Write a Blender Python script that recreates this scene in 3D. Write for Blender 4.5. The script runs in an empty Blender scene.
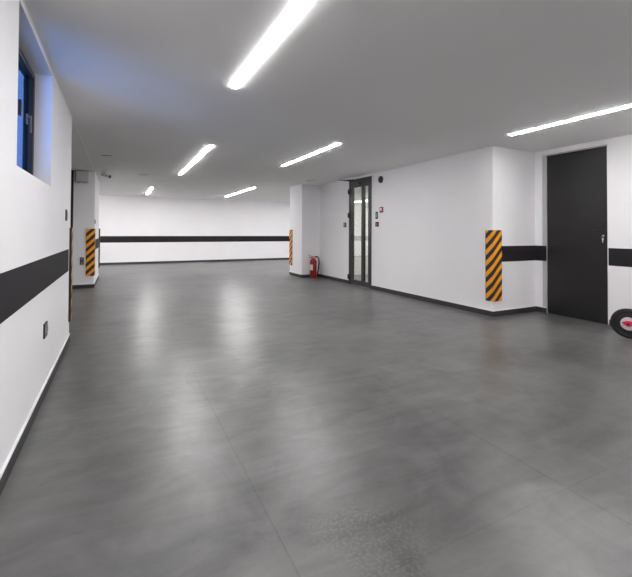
import bpy, bmesh, math
from mathutils import Vector, Matrix
C = bpy.context.scene.collection
R = math.radians
H = 2.437
XL, XR, XD, XP = -0.485, 4.792, 5.747, 4.265
YF, YC, YK, YP1, YP2, YQ1, YQ2 = 15.084, 3.759, 4.853, 9.17, 11.1, 9.01, 9.79

# ------------------------------------------------------------ materials
def mat(name, col=(.5,.5,.5), rough=.5, metal=0, **kw):
    m = bpy.data.materials.new(name); m.use_nodes = True
    b = m.node_tree.nodes['Principled BSDF']
    b.inputs['Base Color'].default_value = (*col, 1)
    b.inputs['Roughness'].default_value = rough
    b.inputs['Metallic'].default_value = metal
    for k, v in kw.items():
        b.inputs[k.replace('_', ' ')].default_value = v
    return m
def noisy(m, scale, lo, hi, obj=True, detail=4, rough=None, bump=0):
    """subtle procedural mottling of the base colour (and roughness / bump)"""
    nt = m.node_tree; N = nt.nodes; L = nt.links; b = N['Principled BSDF']
    tc = N.new('ShaderNodeTexCoord'); n = N.new('ShaderNodeTexNoise')
    n.inputs['Scale'].default_value = scale; n.inputs['Detail'].default_value = detail
    L.new(tc.outputs['Object'], n.inputs['Vector'])
    r = N.new('ShaderNodeValToRGB')
    r.color_ramp.elements[0].position = .3; r.color_ramp.elements[1].position = .7
    r.color_ramp.elements[0].color = (*lo, 1); r.color_ramp.elements[1].color = (*hi, 1)
    L.new(n.outputs['Fac'], r.inputs['Fac']); L.new(r.outputs['Color'], b.inputs['Base Color'])
    if rough:
        mr = N.new('ShaderNodeMapRange'); mr.inputs['To Min'].default_value = rough[0]; mr.inputs['To Max'].default_value = rough[1]
        L.new(n.outputs['Fac'], mr.inputs['Value']); L.new(mr.outputs['Result'], b.inputs['Roughness'])
    if bump:
        bp = N.new('ShaderNodeBump'); bp.inputs['Strength'].default_value = bump; bp.inputs['Distance'].default_value = .002
        n2 = N.new('ShaderNodeTexNoise'); n2.inputs['Scale'].default_value = 60; L.new(tc.outputs['Object'], n2.inputs['Vector'])
        L.new(n2.outputs['Fac'], bp.inputs['Height']); L.new(bp.outputs['Normal'], b.inputs['Normal'])
    return m
M_wall = noisy(mat('white_paint', rough=.75), 1.2, (.835,.822,.84), (.865,.852,.868))
M_ceil = noisy(mat('ceiling_paint', rough=.85), .8, (.875,.868,.866), (.90,.893,.89))
M_band = noisy(mat('charcoal_paint', rough=.8, Specular_IOR_Level=.25), 6, (.015,.0135,.0155), (.020,.0185,.021))
M_base = noisy(mat('dark_tile', rough=.6), 5, (.026,.026,.027), (.040,.040,.041))
M_bead = mat('white_bead', (.85,.85,.85), .35)
M_door = noisy(mat('black_lacquer', rough=.42), 2, (.0115,.0105,.012), (.015,.014,.0155))
M_frame = mat('grey_frame', (.48,.48,.49), .5)
M_dark = mat('anthracite_metal', (.035,.034,.033), .4, .2)
M_black = mat('black_plastic', (.012,.012,.013), .4)
M_grey = mat('grey_plastic', (.25,.25,.25), .5)
M_hand = mat('brushed_grey_metal', (.12,.12,.12), .5)
M_white = mat('white_plastic', (.75,.75,.75), .4)
M_alu = mat('aluminium', (.75,.76,.78), .45, .6)
M_red = mat('red_enamel', (.27,.014,.006), .35)
M_redp = mat('red_plastic', (.30,.018,.008), .4)
M_pink = mat('pink_plastic', (.72,.02,.08), .4)
M_rubber = noisy(mat('rubber', rough=.75), 20, (.010,.010,.011), (.016,.016,.017))
M_brass = mat('brass', (.5,.3,.1), .35, .9)
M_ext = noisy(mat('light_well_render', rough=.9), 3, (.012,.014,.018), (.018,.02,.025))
M_cream = mat('cream_paint', (.72,.70,.58), .7)
def emit(name, col, s):
    m = mat(name, (.9,.9,.9)); b = m.node_tree.nodes['Principled BSDF']
    b.inputs['Emission Color'].default_value = (*col, 1); b.inputs['Emission Strength'].default_value = s
    return m
M_lamp = emit('lamp_diffuser', (1, .985, .985), 23)
M_lamp_far = emit('far_lamp_diffuser', (1, .985, .985), 35)
def glassmat(name, tint, gloss, rough=.02):
    m = bpy.data.materials.new(name); m.use_nodes = True
    nt = m.node_tree; N = nt.nodes; L = nt.links; N.clear()
    o = N.new('ShaderNodeOutputMaterial'); t = N.new('ShaderNodeBsdfTransparent'); g = N.new('ShaderNodeBsdfGlossy')
    t.inputs[0].default_value = (*tint, 1); g.inputs['Roughness'].default_value = rough; g.inputs['Color'].default_value = (.9,.9,.9,1)
    lw = N.new('ShaderNodeLayerWeight'); lw.inputs['Blend'].default_value = .5
    pw = N.new('ShaderNodeMath'); pw.operation = 'POWER'; pw.inputs[1].default_value = 2; L.new(lw.outputs['Facing'], pw.inputs[0])
    f = N.new('ShaderNodeMapRange'); f.inputs['To Min'].default_value = .04; f.inputs['To Max'].default_value = gloss; L.new(pw.outputs[0], f.inputs['Value'])
    mx = N.new('ShaderNodeMixShader'); L.new(f.outputs[0], mx.inputs[0]); L.new(t.outputs[0], mx.inputs[1]); L.new(g.outputs[0], mx.inputs[2])
    L.new(mx.outputs[0], o.inputs[0]); return m
M_glass = glassmat('door_glass', (.82,.84,.80), .95)
M_wglass = glassmat('window_glass', (.28,.38,.55), .12)

def stripes(name, sx, sy, phase=0):
    """orange and black diagonal bars; object space, corner of the guard at the origin"""
    m = mat(name, rough=.6); nt = m.node_tree; N = nt.nodes; L = nt.links
    tc = N.new('ShaderNodeTexCoord'); d = N.new('ShaderNodeVectorMath'); d.operation = 'DOT_PRODUCT'
    P = .158
    d.inputs[1].default_value = (-sx/P, -sy/P, 1/P); L.new(tc.outputs['Object'], d.inputs[0])
    a = N.new('ShaderNodeMath'); a.operation = 'ADD'; a.inputs[1].default_value = phase + 20; L.new(d.outputs['Value'], a.inputs[0])
    f = N.new('ShaderNodeMath'); f.operation = 'FRACT'; L.new(a.outputs[0], f.inputs[0])
    g = N.new('ShaderNodeMath'); g.operation = 'GREATER_THAN'; g.inputs[1].default_value = .5; L.new(f.outputs[0], g.inputs[0])
    mx = N.new('ShaderNodeMix'); mx.data_type = 'RGBA'; L.new(g.outputs[0], mx.inputs[0])
    mx.inputs['A'].default_value = (.95,.38,.008,1); mx.inputs['B'].default_value = (.018,.016,.022,1)
    L.new(mx.outputs['Result'], N['Principled BSDF'].inputs['Base Color']); return m

def floor_material():
    m = mat('polished_concrete', (.12,.12,.12), .35); nt = m.node_tree; N = nt.nodes; L = nt.links; b = N['Principled BSDF']
    tc = N.new('ShaderNodeTexCoord')
    def noise(sc, det=5, dist=0, rough=.55, vec=None):
        n = N.new('ShaderNodeTexNoise'); n.inputs['Scale'].default_value = sc; n.inputs['Detail'].default_value = det
        n.inputs['Distortion'].default_value = dist; n.inputs['Roughness'].default_value = rough
        L.new(vec or tc.outputs['Object'], n.inputs['Vector']); return n.outputs['Fac']
    def mth(op, a, c=None, cl=False):
        x = N.new('ShaderNodeMath'); x.operation = op; x.use_clamp = cl
        for i, v in enumerate((a, c)):
            if v is None: continue
            if isinstance(v, (int, float)): x.inputs[i].default_value = v
            else: L.new(v, x.inputs[i])
        return x.outputs[0]
    def rng(v, a, c, d, e):
        x = N.new('ShaderNodeMapRange'); L.new(v, x.inputs['Value'])
        for k, q in zip(('From Min', 'From Max', 'To Min', 'To Max'), (a, c, d, e)): x.inputs[k].default_value = q
        return x.outputs['Result']
    big = noise(.75, 6, .6); mid = noise(2.6, 6, 1.2, .62); fine = noise(45, 3)
    mp = N.new('ShaderNodeMapping'); mp.inputs['Scale'].default_value = (1.2, 6, 1); mp.inputs['Rotation'].default_value = (0,0,R(12))
    L.new(tc.outputs['Object'], mp.inputs['Vector']); brush = noise(1.6, 6, .9, .6, mp.outputs[0])
    v = mth('ADD', rng(big, .3, .7, -.032, .032), rng(mid, .3, .7, -.026, .028))
    v = mth('ADD', v, rng(brush, .3, .7, -.020, .020)); v = mth('ADD', v, rng(fine, .3, .7, -.004, .004))
    # tile-sized saw cuts: X = .575 + 1.33 k, Y = 1.10 + 1.27 k
    sp = N.new('ShaderNodeSeparateXYZ'); L.new(tc.outputs['Object'], sp.inputs[0])
    def cut(axis, off, per, wd):
        t = mth('ADD', sp.outputs[axis], -off + per*20.5); t = mth('MODULO', t, per); t = mth('SUBTRACT', t, per*.5)
        t = mth('ABSOLUTE', t); return mth('LESS_THAN', t, wd)
    wob = noise(1.1, 2)
    joint = mth('MAXIMUM', cut('X', .575, 1.33, .004), mth('MULTIPLY', cut('Y', 1.10, 1.27, .004), .6))
    joint = mth('MULTIPLY', joint, rng(wob, .35, .6, .25, 1))
    # rough speckled patch near the camera
    px = mth('ADD', sp.outputs['X'], -.89); py = mth('ADD', sp.outputs['Y'], -1.22)
    rr = mth('SQRT', mth('ADD', mth('MULTIPLY', mth('MULTIPLY', px, px), 1), mth('MULTIPLY', mth('MULTIPLY', py, py), 1)))
    patch = rng(mth('ADD', rr, rng(mid, .3, .7, -.08, .08)), .14, .27, 1, 0)
    sv = N.new('ShaderNodeTexNoise'); sv.inputs['Scale'].default_value = 70; sv.inputs['Detail'].default_value = 2; L.new(tc.outputs['Object'], sv.inputs['Vector'])
    speck = mth('MULTIPLY', patch, rng(sv.outputs['Fac'], .50, .62, -.006, .032))
    v = mth('ADD', v, speck); v = mth('ADD', v, .112)
    v = mth('SUBTRACT', v, mth('MULTIPLY', joint, .045)); v = mth('MAXIMUM', v, .03)
    cb = N.new('ShaderNodeCombineColor'); L.new(v, cb.inputs[0]); L.new(mth('MULTIPLY', v, .99), cb.inputs[1]); L.new(mth('MULTIPLY', v, .955), cb.inputs[2])
    L.new(cb.outputs[0], b.inputs['Base Color'])
    b.inputs['Roughness'].default_value = .35;  b.inputs['IOR'].default_value = 1.6
    bp = N.new('ShaderNodeBump'); bp.inputs['Strength'].default_value = .18; bp.inputs['Distance'].default_value = .02
    hgt = mth('ADD', mth('MULTIPLY', brush, .25), mth('ADD', mth('MULTIPLY', mid, .25), mth('MULTIPLY', joint, -.05))); hgt = mth('ADD', hgt, mth('MULTIPLY', speck, 1))
    L.new(hgt, bp.inputs['Height']); L.new(bp.outputs['Normal'], b.inputs['Normal'])
    return m
M_floor = floor_material()

# ------------------------------------------------------------ mesh helpers
class MB:
    def __init__(s): s.bm = bmesh.new()
    def box(s, x0, x1, y0, y1, z0, z1, bev=0, seg=2):
        g = bmesh.ops.create_cube(s.bm, size=1, matrix=Matrix.Translation(((x0+x1)/2,(y0+y1)/2,(z0+z1)/2)) @ Matrix.Diagonal((abs(x1-x0),abs(y1-y0),abs(z1-z0),1)))
        if bev:
            es = {e for v in g['verts'] for e in v.link_edges}
            bmesh.ops.bevel(s.bm, geom=list(es), offset=bev, segments=seg, affect='EDGES', profile=.5)
        return s
    def cyl(s, p, q, r, r2=None, n=24, caps=True):
        p, q = Vector(p), Vector(q); d = q - p
        m = Matrix.Translation((p+q)/2) @ d.to_track_quat('Z', 'Y').to_matrix().to_4x4()
        bmesh.ops.create_cone(s.bm, cap_ends=caps, segments=n, radius1=r, radius2=r if r2 is None else r2, depth=d.length, matrix=m)
        return s
    def lathe(s, prof, axis='Z', at=(0,0,0), n=32):
        """revolve (r, h) pairs around an axis through at"""
        rings = []
        for r, h in prof:
            ring = []
            for k in range(n):
                a = 2*math.pi*k/n; u, v = r*math.cos(a), r*math.sin(a)
                c = {'Z': (u, v, h), 'X': (h, u, v), 'Y': (u, h, v)}[axis]
                ring.append(s.bm.verts.new(Vector(c) + Vector(at)))
            rings.append(ring)
        for a, b in zip(rings, rings[1:]):
            for k in range(n): s.bm.faces.new((a[k], a[(k+1)%n], b[(k+1)%n], b[k]))
        for ring in (rings[0], rings[-1]):
            if (ring[0].co - ring[n//2].co).length > 1e-5: s.bm.faces.new(ring)
        return s
    def tube(s, pts, r, n=10):
        pts = [Vector(p) for p in pts]; rings = []
        for i, p in enumerate(pts):
            t = (pts[min(i+1, len(pts)-1)] - pts[max(i-1, 0)]).normalized()
            ref = Vector((0,0,1)) if abs(t.z) < .9 else Vector((0,1,0))
            a = t.cross(ref).normalized(); b = t.cross(a).normalized()
            rings.append([s.bm.verts.new(p + a*r*math.cos(2*math.pi*k/n) + b*r*math.sin(2*math.pi*k/n)) for k in range(n)])
        for a, b in zip(rings, rings[1:]):
            for k in range(n): s.bm.faces.new((a[k], a[(k+1)%n], b[(k+1)%n], b[k]))
        s.bm.faces.new(rings[0]); s.bm.faces.new(rings[-1]); return s
    def poly(s, pts, off):
        """extrude a closed outline by the vector off"""
        a = [s.bm.verts.new(Vector(p)) for p in pts]; b = [s.bm.verts.new(Vector(p) + Vector(off)) for p in pts]
        s.bm.faces.new(a); s.bm.faces.new(b[::-1])
        for i in range(len(a)):
            j = (i+1) % len(a); s.bm.faces.new((a[i], b[i], b[j], a[j]))
        return s
    def build(s, name, m, parent=None, smooth=False, origin=None):
        bmesh.ops.recalc_face_normals(s.bm, faces=s.bm.faces)
        if smooth:
            for f in s.bm.faces: f.smooth = True
            for e in s.bm.edges:
                if len(e.link_faces) == 2 and e.calc_face_angle(0) > R(35): e.smooth = False
        if origin is not None: bmesh.ops.translate(s.bm, verts=s.bm.verts, vec=-Vector(origin))
        me = bpy.data.meshes.new(name); s.bm.to_mesh(me); s.bm.free(); me.materials.append(m)
        o = bpy.data.objects.new(name, me); C.objects.link(o)
        if origin is not None: o.location = origin
        if parent: o.parent = parent
        return o
def box(*a, **k): return MB().box(*a, **k)
def struct(o): o['kind'] = 'structure'; return o
def tag(o, label, cat, group=None):
    o['label'] = label; o['category'] = cat
    if group: o['group'] = group
    return o
def thing(name, loc, label, cat, group=None, rz=0):
    o = bpy.data.objects.new(name, None); C.objects.link(o); o.location = loc; o.rotation_euler.z = rz; o.empty_display_size = .1
    return tag(o, label, cat, group)
def sthing(name, loc):
    o = bpy.data.objects.new(name, None); C.objects.link(o); o.location = loc; o['kind'] = 'structure'; return o
def dup(root, loc, label, rz=None):
    r = root.copy(); C.objects.link(r); r.location = loc; r['label'] = label
    if rz is not None: r.rotation_euler.z = rz
    for ch in list(root.children):
        c = ch.copy(); C.objects.link(c); c.parent = r
        for g in list(ch.children):
            d = g.copy(); C.objects.link(d); d.parent = c
    return r

# ------------------------------------------------------------ room shell
YN, XW, XE = -4.5, -3.6, 8.2     # near end, west end of the side bay, east end of the far bay
struct(box(-4, 8.6, YN-.2, YF+.3, -.15, 0).build('floor', M_floor))
c = MB(); c.box(XL-.2, 8.6, YN-.2, YF+.3, H, H+.15); c.box(-4, XL-.2, YK-.2, YF+.3, H, H+.15)
struct(c.build('ceiling', M_ceil))
# left wall with the window opening
W0, W1, WZ0, WZ1 = 2.43, 3.53, 1.535, 2.40
w = MB(); T = .22
w.box(XL-T, XL, YN, W0, 0, H); w.box(XL-T, XL, W1, YK, 0, H); w.box(XL-T, XL, W0, W1, 0, WZ0); w.box(XL-T, XL, W0, W1, WZ1, H)
struct(w.build('wall_left', M_wall))
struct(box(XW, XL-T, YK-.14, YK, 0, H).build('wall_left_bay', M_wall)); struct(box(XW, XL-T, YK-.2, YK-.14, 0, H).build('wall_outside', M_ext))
struct(box(XW-.2, XW, YK-.2, YF+.2, 0, H).build('wall_west', M_wall))
w = MB(); w.box(XW, -1.80, YP1, YP2, 0, H); w.box(-.87, XL, YP1, YP2, 0, H); w.box(-1.80, -.87, YP1+.05, YP2, 0, H)
struct(w.build('wall_left_pier', M_wall))
struct(box(XW, XE, YF, YF+.2, 0, H).build('wall_far', M_wall))
struct(box(XE, XE+.2, YQ2-.2, YF+.2, 0, H).build('wall_east', M_wall))
# right wall holding the glass door, and the pier beyond it
G0, G1, GZ = 6.68, 7.56, 2.385
w = MB(); T2 = .15
w.box(XR, XR+T2, YC+T2, G0, 0, H); w.box(XR, XR+T2, G1, YQ1, 0, H); w.box(XR, XR+T2, G0, G1, GZ, H)
struct(w.build('wall_right', M_wall))
struct(box(XP, XE, YQ1, YQ2, 0, H).build('wall_right_pier', M_wall))
struct(box(XR, XD+.2, YC, YC+T2, 0, H).build('wall_right_return', M_wall))
# lobby behind the glass door
w = MB(); w.box(6.9, 7.05, YC+T2, YQ1, 0, H)
struct(w.build('wall_lobby_back', M_cream))
# wall with the black door
D0, D1, DZ = 2.795, 3.588, 2.345
w = MB(); w.box(XD, XD+.2, YN, D0-.012, 0, H); w.box(XD, XD+.2, D1+.065, YC, 0, H); w.box(XD, XD+.2, D0-.012, D1+.065, DZ+.022, H); w.box(XD+.10, XD+.2, D0-.012, D1+.065, 0, DZ+.022)
struct(w.build('wall_door_side', M_wall))
struct(box(XL-T, XD+.2, YN-.2, YN, 0, H).build('wall_near', M_wall))

# charcoal bands
b1, b2 = 1.003, .775; e = .003
struct(box(XL, XL+e, YN, 4.70, b2, b1).build('trim_1', M_band))
struct(box(XL, XL+e, YP1+.16, YP2-.16, b2, b1).build('trim_2', M_band))
struct(box(XW, XE, YF-e, YF, b2, b1).build('trim_3', M_band))
struct(box(4.96, XD, YC-e, YC, b2, b1).build('trim_4', M_band))
t5 = MB(); t5.box(XD-e, XD, YN, D0-.012, b2, b1); t5.box(XD-e, XD, D1+.002, YC-e, b2, b1)
struct(t5.build('trim_5', M_band))
# thin bead that runs along the ceiling above the left wall line
struct(box(XL-.004, XL+.005, YN, YP1-.01, H-.007, H, bev=.002).build('trim_6', M_bead))

# skirtings: dark tile with a pale bead on top
bh, bt = .076, .012
def skirting(name, runs):
    o = None; m = MB(); n = MB()
    for x0, x1, y0, y1 in runs:
        m.box(x0, x1, y0, y1, 0, bh); n.box(x0, x1, y0, y1, bh, bh+.010)
    o = struct(m.build(name, M_base)); n.build('bead', M_bead, o)
skirting('baseboard_left', [(XL, XL+bt, YN, YK), (XL-T, XL, YK, YK+bt)])
skirting('baseboard_left_pier', [(-.87, XL, YP1-bt, YP1), (XL, XL+bt, YP1-bt, YP2)])
skirting('baseboard_far', [(XW, XE, YF-bt, YF)])
skirting('baseboard_right', [(XR-bt, XR, YC-bt, G0-.0), (XR-bt, XR, G1, YQ1-bt)])
skirting('baseboard_right_pier', [(XP, XR, YQ1-bt, YQ1), (XP-bt, XP, YQ1-bt, YQ2)])
skirting('baseboard_return', [(XR, XD, YC-bt, YC)])
skirting('baseboard_door_side', [(XD-bt, XD, YN, D0-.02), (XD-bt, XD, D1+.002, YC-bt)])

# ------------------------------------------------------------ window_1
wn = sthing('window_1', (XL-.12, (W0+W1)/2, WZ0))
f = MB(); xa, xb = -.06, 0; hw = (W1-W0)/2; hh = WZ1-WZ0; fr = .025
f.box(xa, xb, -hw, hw, 0, fr, .004); f.box(xa, xb, -hw, hw, hh-fr, hh, .004); f.box(xa, xb, -hw, -hw+fr, fr, hh-fr, .004); f.box(xa, xb, hw-fr, hw, fr, hh-fr, .004)
fo = f.build('window_frame', M_dark, wn)
s = MB(); k = fr+.002; sw = .035
s.box(xa+.01, .012, -hw+k, hw-k, k, k+sw, .004); s.box(xa+.01, .012, -hw+k, hw-k, hh-k-sw, hh-k, .004)
s.box(xa+.01, .012, -hw+k, -hw+k+sw, k+sw, hh-k-sw, .004); s.box(xa+.01, .012, hw-k-sw, hw-k, k+sw, hh-k-sw, .004)
so = s.build('sash', M_dark, wn)
box(-.03, -.022, -hw+k+sw, hw-k-sw, k+sw, hh-k-sw).build('pane', M_wglass, wn)
hd = MB(); hd.box(.012, .022, .225, .250, .40, .47, .003); hd.cyl((.02,.237,.45),(.04,.237,.45),.008); hd.box(.034, .044, .228, .246, .34, .46, .004)
hd.build('window_handle', M_hand, wn)
box(.012, .03, .0, .03, .40, .50, .004).build('latch', M_black, wn)

# ------------------------------------------------------------ door_1: black flush door
d1 = sthing('door_1', (XD, D0, 0))
dw = D1-D0
lf = box(.012, .055, .004, dw-.004, .006, DZ, bev=.002).build('door_leaf', M_door, d1)
fm = MB(); fm.box(-.002, .10, dw, dw+.06, 0, DZ+.02); fm.box(.0, .10, 0, dw, DZ+.004, DZ+.02)
fm.build('door_frame', M_frame, d1); box(.0, .10, -.010, 0, 0, DZ+.02).build('door_jamb', M_wall, d1)
h_ = MB(); h_.cyl((.012,.035,1.235),(.004,.035,1.235),.026); h_.cyl((.004,.035,1.235),(-.045,.035,1.235),.010)
h_.box(-.056, -.038, .025, .150, 1.226, 1.245, .006, 3)
h_.build('door_handle', M_black, d1, True)
h_ = MB(); h_.cyl((.012,.035,1.165),(.006,.035,1.165),.018); h_.box(-.002,.006,.029,.041,1.150,1.178,.002)
h_.build('lock_cylinder', M_black, d1, True)
k = thing('key_ring', (XD, D0+.035, 1.165), 'small silver keys hanging from the lock of the black door', 'keys')
m = MB(); m.box(-.028, -.002, -.002, .002, -.007, .007, .001); m.cyl((-.032,-.003,0),(-.032,.003,0),.010)
m.build('key', M_alu, k, True)
ring = [(-.036, .012*math.cos(a), -.020+.014*math.sin(a)) for a in [i*2*math.pi/16 for i in range(17)]]
MB().tube(ring, .0015, 6).build('ring', M_alu, k, True)
m = MB(); m.box(-.040, -.037, -.010, .010, -.062, -.036, .002); m.box(-.040, -.037, -.004, .005, -.092, -.060, .001)
m.build('key', M_alu, k)

# ------------------------------------------------------------ door_2: framed glass door with two lights
d2 = sthing('door_2', (XR, G0, 0)); gw = G1-G0
f = MB(); f.box(-.012, .07, 0, .07, 0, GZ, .003); f.box(-.012, .07, gw-.05, gw, 0, GZ, .003); f.box(-.012, .07, .07, gw-.05, GZ-.07, GZ, .003)
f.build('door_frame', M_dark, d2)
def leaf(name, y0, y1, st):
    l = MB(); z0, z1 = .01, GZ-.075
    l.box(0, .05, y0, y0+st[0], z0, z1, .002); l.box(0, .05, y1-st[1], y1, z0, z1, .002)
    l.box(0, .05, y0+st[0], y1-st[1], z0, .115, .002); l.box(0, .05, y0+st[0], y1-st[1], z1-.11, z1, .002)
    o = l.build(name, M_dark, d2); box(.021, .029, y0+st[0]-.002, y1-st[1]+.002, .113, z1-.108).build('pane', M_glass, o); return o
la = leaf('door_leaf', .074, .332, (.055, .04)); lb = leaf('door_leaf', .337, gw-.054, (.05, .09))
for z in (.166, 1.575, 2.12):
    m = MB(); m.cyl((-.035, gw-.03, z-.06), (-.035, gw-.03, z+.06), .016); m.box(-.035, -.010, gw-.05, gw+.02, z-.045, z+.045, .003)
    m.build('hinge', M_black, d2, True)
m = MB(); m.box(-.02, 0, gw-.125, gw-.075, 1.0, 1.13, .004); m.cyl((-.02, gw-.10, 1.08), (-.05, gw-.10, 1.08), .009); m.box(-.06, -.046, gw-.17, gw-.09, 1.07, 1.09, .004)
m.build('door_handle', M_black, d2, True)
m = MB(); m.box(-.045, 0, .42, .70, GZ-.135, GZ-.09, .005)
m.build('closer_body', M_black, d2)
m = MB(); m.tube([(-.02,.62,GZ-.012), (-.20,.80,GZ-.014), (-.30,.83,GZ-.012), (-.02,gw-.06,GZ-.012)], .011, 8)
m.build('closer_arm', M_black, d2)

# door_3: dark door in the side bay beyond the left wall
d3 = sthing('door_3', (-1.8, YP1, 0))
box(.05, .85, .004, .04, .006, 2.36, bev=.003).build('door_leaf', M_door, d3)
m = MB(); m.box(0, .048, -.01, .045, 0, H-.002); m.box(.852, .93, -.01, .045, 0, H-.002); m.box(.048, .852, -.01, .045, 2.365, H-.002)
m.build('door_frame', M_black, d3)
m = MB(); m.cyl((.12,.004,1.05),(.12,-.045,1.05),.01); m.box(.11,.23,-.056,-.04,1.04,1.06,.004); m.build('door_handle', M_alu, d3)

# ------------------------------------------------------------ corner guards
def guard(cx, cy, wx, wy, z0, z1, sx, sy, label, phase=0, th=.014):
    """L-shaped foam guard; solid corner of the wall at (cx,cy), wings run wx along X and wy along Y (signed)"""
    t = th; ax = -math.copysign(t, wx); ay = -math.copysign(t, wy)
    pts = [(ax, ay), (wx, ay), (wx, 0), (0, 0), (0, wy), (ax, wy)]
    m = MB().poly([(x, y, 0) for x, y in pts], (0, 0, z1-z0))
    es = [e for e in m.bm.edges if abs(e.verts[0].co.z-e.verts[1].co.z) > .1 and all(abs(v.co.x-ax) < 1e-5 and abs(v.co.y-ay) < 1e-5 for v in e.verts)]
    bmesh.ops.bevel(m.bm, geom=es, offset=.008, segments=3, affect='EDGES')
    o = m.build('corner_guard', stripes('guard_stripes', sx, sy, phase), smooth=True); o.location = (cx, cy, z0)
    rim = MB(); q = math.copysign(.006, wy); rim.box(ax, -ax*.0, wy, wy+q, 0, z1-z0); rim.build('edge_strip', M_black, o)
    return tag(o, label, 'corner guard', 'orange and black striped corner guards')
guard(XR, YC, .175, .105, .215, 1.232, 1, -1, 'large orange and black striped guard wrapping the wall corner left of the black door', .15)
guard(XL, YP1, -.15, .15, .25, 1.235, 1, 1, 'striped corner guard on the front corner of the left pier under the small grey box', .35)
guard(XL, YK, -.2, -.07, .225, 1.228, 1, 1, 'black and orange guard seen edge-on at the end of the nearest left wall', 0, .022)
guard(XL, YP2, -.15, -.06, .25, 1.25, 1, 1, 'dark guard seen edge-on on the rear corner of the left pier', .2, .03)
guard(XP, YQ2, .15, -.17, .27, 1.245, 1, -1, 'narrow striped guard on the far corner of the pier beside the fire extinguisher', .4)

# ------------------------------------------------------------ linear ceiling lights
def light(x, y0, y1, label, m_=None):
    w = .0255
    o = thing('linear_ceiling_light', (x, (y0+y1)/2, H), label, 'ceiling light', 'white linear lights in the ceiling')
    hl = (y1-y0)/2
    m = MB(); q = .003; m.box(-w-.004, -w, -hl, hl, -q, 0); m.box(w, w+.004, -hl, hl, -q, 0); m.box(-w-.004, w+.004, -hl-.004, -hl, -q, 0); m.box(-w-.004, w+.004, hl, hl+.004, -q, 0)
    m.build('housing', M_white, o)
    box(-w, w, -hl, hl, -.009, -.001, bev=.001).build('diffuser', m_ or M_lamp, o)
    return o
light(.872, .20, 3.21, 'large bright linear light running off the top edge of the picture')
light(1.175, 5.54, 8.72, 'steep linear light at middle left of the ceiling')
light(2.75, 4.60, 6.66, 'linear light on the ceiling in front of the glass door')
light(.808, 11.75, 13.95, 'tiny short linear light furthest left near the far wall', M_lamp_far)
light(3.415, 10.35, 13.56, 'linear light near the right end of the far wall', M_lamp_far)
light(4.44, .40, 3.22, 'linear light running off the right edge above the black door')
# rows carried on behind the camera; two unseen lamps added to brighten far wall
light(.872, -3.6, -1.0, 'linear light behind the camera on the left')
light(4.44, -3.6, -1.0, 'linear light behind the camera on the right')
light(6.2, 10.8, 13.8, 'added linear light out of sight behind the right pier, brightening the far wall', M_lamp_far)

light(-2.1, 11.6, 14.4, 'extra linear light added unseen behind the left pier to brighten the far wall', M_lamp_far)
# linear downlights, four small cells each
def downlight(loc, rz, ln, label):
    o = thing('linear_downlight', loc, label, 'downlight', 'small four-cell downlights in the ceiling', rz)
    n = 4; s = ln/n
    m = MB(); m.box(-ln/2-.006, ln/2+.006, -.025, -.018, -.006, 0); m.box(-ln/2-.006, ln/2+.006, .018, .025, -.006, 0)
    for i in range(n+1): m.box(-ln/2+i*s-.004, -ln/2+i*s+.004, -.018, .018, -.006, 0)
    m.build('frame', M_white, o)
    for i in range(n):
        q = MB(); q.lathe([(.004, -.005), (.010, -.006), (.0155, -.010), (.0175, -.010), (.0175, -.0005)], at=(-ln/2+(i+.5)*s, 0, 0), n=16)
        q.build('cell', M_black if i in (0, 1, 2) else M_grey, o, True)
downlight((-.21, 7.05, H), R(-25), .17, 'slim downlight in the ceiling near the left pier, closest to the camera')
downlight((.46, 9.12, H), R(-25), .2, 'slim downlight in the ceiling between the left pier and the short far light')
downlight((4.12, 8.2, H), R(-60), .3, 'slim downlight in the ceiling above the fire extinguisher')

# security camera
sc = thing('security_camera', (-.30, 9.02, H), 'small white security camera under the ceiling beside the left pier', 'camera')
MB().lathe([(.05, .003), (.05, -.02), (.035, -.03)], n=24).build('base', M_white, sc, True)
MB().cyl((0,0,-.03), (.02,-.01,-.06), .015).build('arm', M_white, sc, True)
d = Vector((.75,-.55,-.28)).normalized(); p0 = Vector((-.05,.03,-.06))
MB().cyl(p0, p0+d*.17, .038).cyl(p0+d*.15, p0+d*.19, .042, .042).build('housing', M_white, sc, True)
MB().cyl(p0+d*.186, p0+d*.194, .034).build('lens', M_black, sc, True)

# grey box under the ceiling on the left pier
u = thing('wall_unit', (-.705, YP1, 2.19), 'grey box with rounded lower corners fixed high on the left pier', 'wall unit')
m = MB().box(-.125, .125, -.16, 0, 0, .235, bev=.03, seg=4); m.build('housing', M_frame, u, True)
box(-.132, -.120, -.165, 0, .015, .235, bev=.003).build('bracket', M_black, u)
m = MB(); m.cyl((-.07,-.08,0),(-.07,-.08,-.012),.012); m.build('knob', M_black, u); MB().cyl((.05,-.08,0),(.05,-.08,-.012),.012).build('knob', M_black, u)

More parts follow.
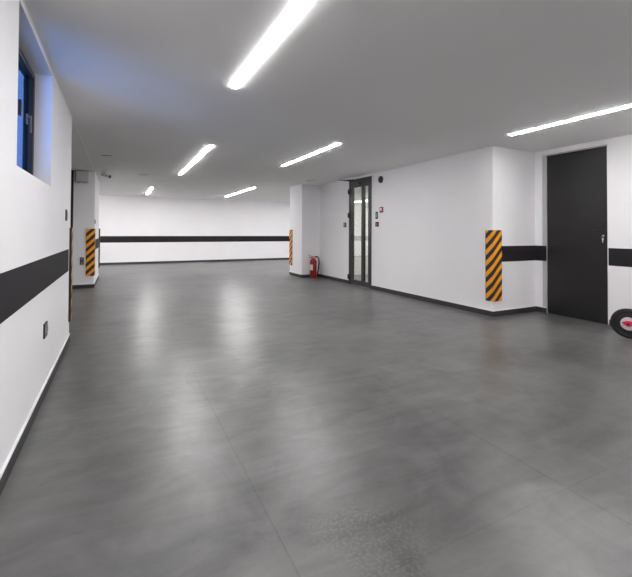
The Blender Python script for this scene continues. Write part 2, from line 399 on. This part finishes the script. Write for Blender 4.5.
# ------------------------------------------------------------ sockets, switches and alarm on the walls
def plate(name, loc, rz, w, h, label, cat, kind, m=M_black, group=None):
    """wall device; local -Y faces the room"""
    o = thing(name, loc, label, cat, group, rz)
    box(-w/2, w/2, -.010, .003, -h/2, h/2, bev=.003).build('cover_plate', m, o)
    if kind == 'socket2' and h < w:
        for px in (-w/4, w/4):
            q = MB().lathe([(.006,-.0105), (.017,-.0115), (.021,-.014), (.023,-.010)], axis='Y', at=(px,0,0), n=20); q.build('socket', M_grey, o, True)
    elif kind == 'socket2':
        for z in (-h/4, h/4):
            q = MB().lathe([(.006,-.0105), (.017,-.0115), (.021,-.014), (.023,-.010)], axis='Y', at=(0,0,z), n=20); q.build('socket', M_grey, o, True)
    elif kind == 'socket':
        q = MB().lathe([(.006,-.0105), (.017,-.0115), (.021,-.014), (.023,-.010)], axis='Y', n=20); q.build('socket', M_grey, o, True)
    elif kind == 'switch':
        box(-w*.33, w*.33, -.015, -.010, -h*.33, h*.33, bev=.002).build('rocker', M_grey, o)
    return o
LF, RT = R(90), R(-90)
# facing +X (left wall): local -Y -> +X needs rz=+90 ; facing -X (right wall): rz=-90
plate('power_socket', (XL, 3.34, .475), LF, .12, .105, 'black double power socket low on the left wall below the band', 'socket', 'socket2')
plate('light_switch', (XL, 4.45, 1.35), LF, .075, .11, 'black switch on the left wall above the band', 'switch', 'switch')
plate('power_socket', (-.705, YP1, .565), 0, .07, .15, 'black power socket low on the front of the left pier', 'socket', 'socket2')
plate('light_switch', (XL, 9.30, 1.385), LF, .08, .09, 'tiny switch on the side of the left pier above the guard', 'switch', 'switch')
plate('light_switch', (XR, 7.745, 1.36), RT, .11, .11, 'square black switch to the left of the glass door', 'switch', 'switch')
plate('power_socket', (XR, 6.485, 1.357), RT, .11, .10, 'square black socket right of the glass door under the card reader', 'socket', 'socket')
o = plate('card_reader', (XR, 6.50, 1.54), RT, .075, .15, 'narrow black card reader right of the glass door', 'card reader', 'none', M_dark)
box(-.02, .02, -.0115, -.010, -.045, .045, bev=.0005).build('face', M_grey, o)
o = plate('fire_call_point', (XR, 6.34, 1.65), RT, .115, .115, 'small red fire alarm call point with white button right of the glass door', 'fire alarm', 'none', M_redp)
box(-.035, .015, -.014, -.010, -.02, .035, bev=.001).build('button', M_white, o)
o = thing('alarm_sounder', (XR, 6.36, 2.27), 'round black alarm sounder high on the wall right of the glass door', 'alarm', rz=RT)
MB().lathe([(.072, .003), (.072, -.018), (.062, -.028)], axis='Y').build('base', M_black, o, True)
MB().lathe([(.05, -.027), (.046, -.038), (.02, -.043), (.001, -.043)], axis='Y').build('dome', M_dark, o, True)

# ------------------------------------------------------------ fire extinguisher
x = thing('fire_extinguisher', (4.535, 8.88, 0), 'red fire extinguisher standing on the floor in the corner by the pier', 'fire extinguisher', rz=R(-25))
r = .088
MB().lathe([(r*.9, 0), (r, .012), (r, .03), (r*.96, .036), (r, .042), (r, .40), (r*.96, .435), (r*.80, .465), (r*.5, .487), (.03, .497), (.03, .512)]).build('cylinder', M_red, x, True)
MB().lathe([(.026, .508), (.026, .53), (.018, .535), (.018, .56), (.001, .562)], n=20).cyl((.0,0,.53), (.05,0,.53), .011).build('valve', M_brass, x, True)
MB().poly([(-.005,-.011,.548), (-.09,-.011,.585), (-.125,-.011,.603), (-.13,-.011,.592), (-.09,-.011,.568), (.02,-.011,.535), (.02,-.011,.555)], (0,.022,0)).build('lever', M_brass, x)
MB().poly([(0,-.011,.522), (-.11,-.011,.520), (-.12,-.011,.528), (-.10,-.011,.537), (0,-.011,.542)], (0,.022,0)).build('carry_handle', M_redp, x)
MB().cyl((0,-.018,.528), (0,-.032,.528), .017).build('gauge', M_white, x, True)
hs = [(.04,0,.53), (.075,0,.548), (.110,0,.538), (.135,0,.505), (.148,0,.44), (.147,0,.36), (.138,0,.27), (.126,0,.19), (.116,0,.13)]
MB().tube(hs, .017).build('hose', M_rubber, x, True)
MB().cyl((.117,0,.135), (.108,0,.06), .018, .024).build('nozzle', M_black, x, True)
# paper label: a curved sheet on the left side of the cylinder
m = MB(); a0, a1, n = R(170), R(262), 12; ra = r+.001
vs = [[m.bm.verts.new((rr*math.cos(a0+(a1-a0)*i/n), rr*math.sin(a0+(a1-a0)*i/n), z)) for z in (.20, .345)] for rr in (ra, ra+.001) for i in range(n+1)]
for q in (vs[:n+1], vs[n+1:]):
    for i in range(n): m.bm.faces.new((q[i][0], q[i+1][0], q[i+1][1], q[i][1]))
m.build('paper_label', M_white, x, True)
MB().lathe([(r+.0012, .352), (r+.0022, .352), (r+.0022, .372), (r+.0012, .372)]).build('strap', M_redp, x, True)

# ------------------------------------------------------------ child's bicycle, only its wheel enters the picture
bk = thing('balance_bike', (5.24, 2.34, 0), 'small wheel with fat black tyre, silver disc and pink hub beside the black door', 'bicycle', rz=R(19))
def wheel(y):
    ro, rt = .169, .031; prof = []
    for i in range(17):
        a = 2*math.pi*i/16; prof.append((ro-rt+rt*math.cos(a), rt*.95*math.sin(a)))
    ty = MB().lathe(prof, axis='X', at=(0,y,ro), n=48).build('tyre', M_rubber, bk, True)
    MB().lathe([(.122,-.022),(.112,-.024),(.104,-.016),(.050,-.010),(.050,.010),(.104,.016),(.112,.024),(.122,.022)], axis='X', at=(0,y,ro), n=40).build('rim', M_black, bk, True)
    dm = MB().lathe([(.018,-.036),(.070,-.036),(.074,-.033),(.070,-.030),(.018,-.030)], axis='X', at=(0,y,ro), n=40)
    dm.build('brake_disc', M_alu, bk, True)
    h = MB().lathe([(.009,-.050),(.030,-.050),(.033,-.046),(.033,.046),(.030,.050),(.009,.050)], axis='X', at=(0,y,ro), n=24).build('hub', M_pink, bk, True)
    MB().cyl((-.066,y,ro),(.066,y,ro),.014).build('axle', M_black, bk, True)
wheel(0); wheel(-.56)
z = .169
for sx in (-1, 1):
    m = MB().poly([(sx*.052,.058,z+.012), (sx*.052,.015,z+.036), (sx*.052,-.05,z+.034), (sx*.052,-.20,z+.10), (sx*.052,-.20,z+.075), (sx*.052,-.05,z-.014), (sx*.052,.01,z-.028), (sx*.052,.04,z-.008)], (sx*.008,0,0))
    m.build('chain_stay', M_pink, bk)
MB().tube([(0,-.20,z+.09),(0,-.30,z+.13),(0,-.44,z+.24),(0,-.49,z+.28)], .022).build('frame', M_pink, bk, True)
MB().box(-.06,.06,-.215,-.17,z+.07,z+.105,.006).build('yoke', M_pink, bk)
MB().tube([(0,-.22,z+.09),(0,-.20,z+.24)], .012).build('seat_post', M_alu, bk, True)
MB().box(-.06,.06,-.29,-.09,z+.235,z+.27,.015,3).build('saddle', M_black, bk, True)
MB().tube([(-.05,-.56,z),(-.05,-.53,z+.20),(0,-.515,z+.21),(.05,-.53,z+.20),(.05,-.56,z)], .011).tube([(0,-.52,z+.19),(0,-.47,z+.40)], .015).build('fork', M_pink, bk, True)
MB().tube([(-.20,-.43,z+.42),(-.08,-.47,z+.40),(.08,-.47,z+.40),(.20,-.43,z+.42)], .011).build('handlebar', M_black, bk, True)

# ------------------------------------------------------------ light: lobby ceiling lamp, daylight outside the window, dusk sky
def area(name, loc, rot, sx, sy, power, col):
    l = bpy.data.lights.new(name, 'AREA'); l.shape = 'RECTANGLE'; l.size = sx; l.size_y = sy; l.energy = power; l.color = col
    o = bpy.data.objects.new(name, l); C.objects.link(o); o.location = loc; o.rotation_euler = rot; return o
lb = thing('lobby_ceiling_light', (5.9, 6.7, H), 'linear light on the lobby ceiling behind the glass door', 'ceiling light')
box(-.05, .05, -1.2, 1.2, -.012, -.001, bev=.002).build('diffuser', M_lamp, lb)
dl = area('daylight_in_light_well', (-1.75, 1.75, 1.4), (0,0,0), 2.0, 1.6, 11, (.55,.72,1)); dl.data.spread = R(75)
dl.rotation_euler = (Vector((-.3, 3.3, 2.2)) - Vector(dl.location)).to_track_quat('-Z', 'Y').to_euler()
wd = bpy.data.worlds.new('sky'); bpy.context.scene.world = wd; wd.use_nodes = True
bg = wd.node_tree.nodes['Background']; bg.inputs[0].default_value = (.014, .045, .11, 1); bg.inputs[1].default_value = 1.0

# ------------------------------------------------------------ camera
cd = bpy.data.cameras.new('camera'); cam = bpy.data.objects.new('camera', cd); C.objects.link(cam)
yaw, pit, rol, F, cx, cy = .4497, .0146, .0049, 383.046, 304.8935, 225.874
fw = Vector((math.sin(yaw)*math.cos(pit), math.cos(yaw)*math.cos(pit), math.sin(pit)))
r0 = Vector((math.cos(yaw), -math.sin(yaw), 0)); up0 = r0.cross(fw)
rt = r0*math.cos(rol) + up0*math.sin(rol); up = up0*math.cos(rol) - r0*math.sin(rol)
cam.matrix_world = Matrix(((rt.x, up.x, -fw.x, 0), (rt.y, up.y, -fw.y, 0), (rt.z, up.z, -fw.z, 1.2), (0,0,0,1)))
cd.sensor_fit = 'HORIZONTAL'; cd.sensor_width = 36; cd.lens = F/632*36
cd.shift_x = (316-cx)/632; cd.shift_y = -(288.5-cy)/632; cd.clip_start = .02
sc_ = bpy.context.scene; sc_.camera = cam
v = sc_.view_settings; v.view_transform = 'Standard'; v.look = 'None'; v.gamma = 1; v.use_curve_mapping = False; v.exposure = 2.03
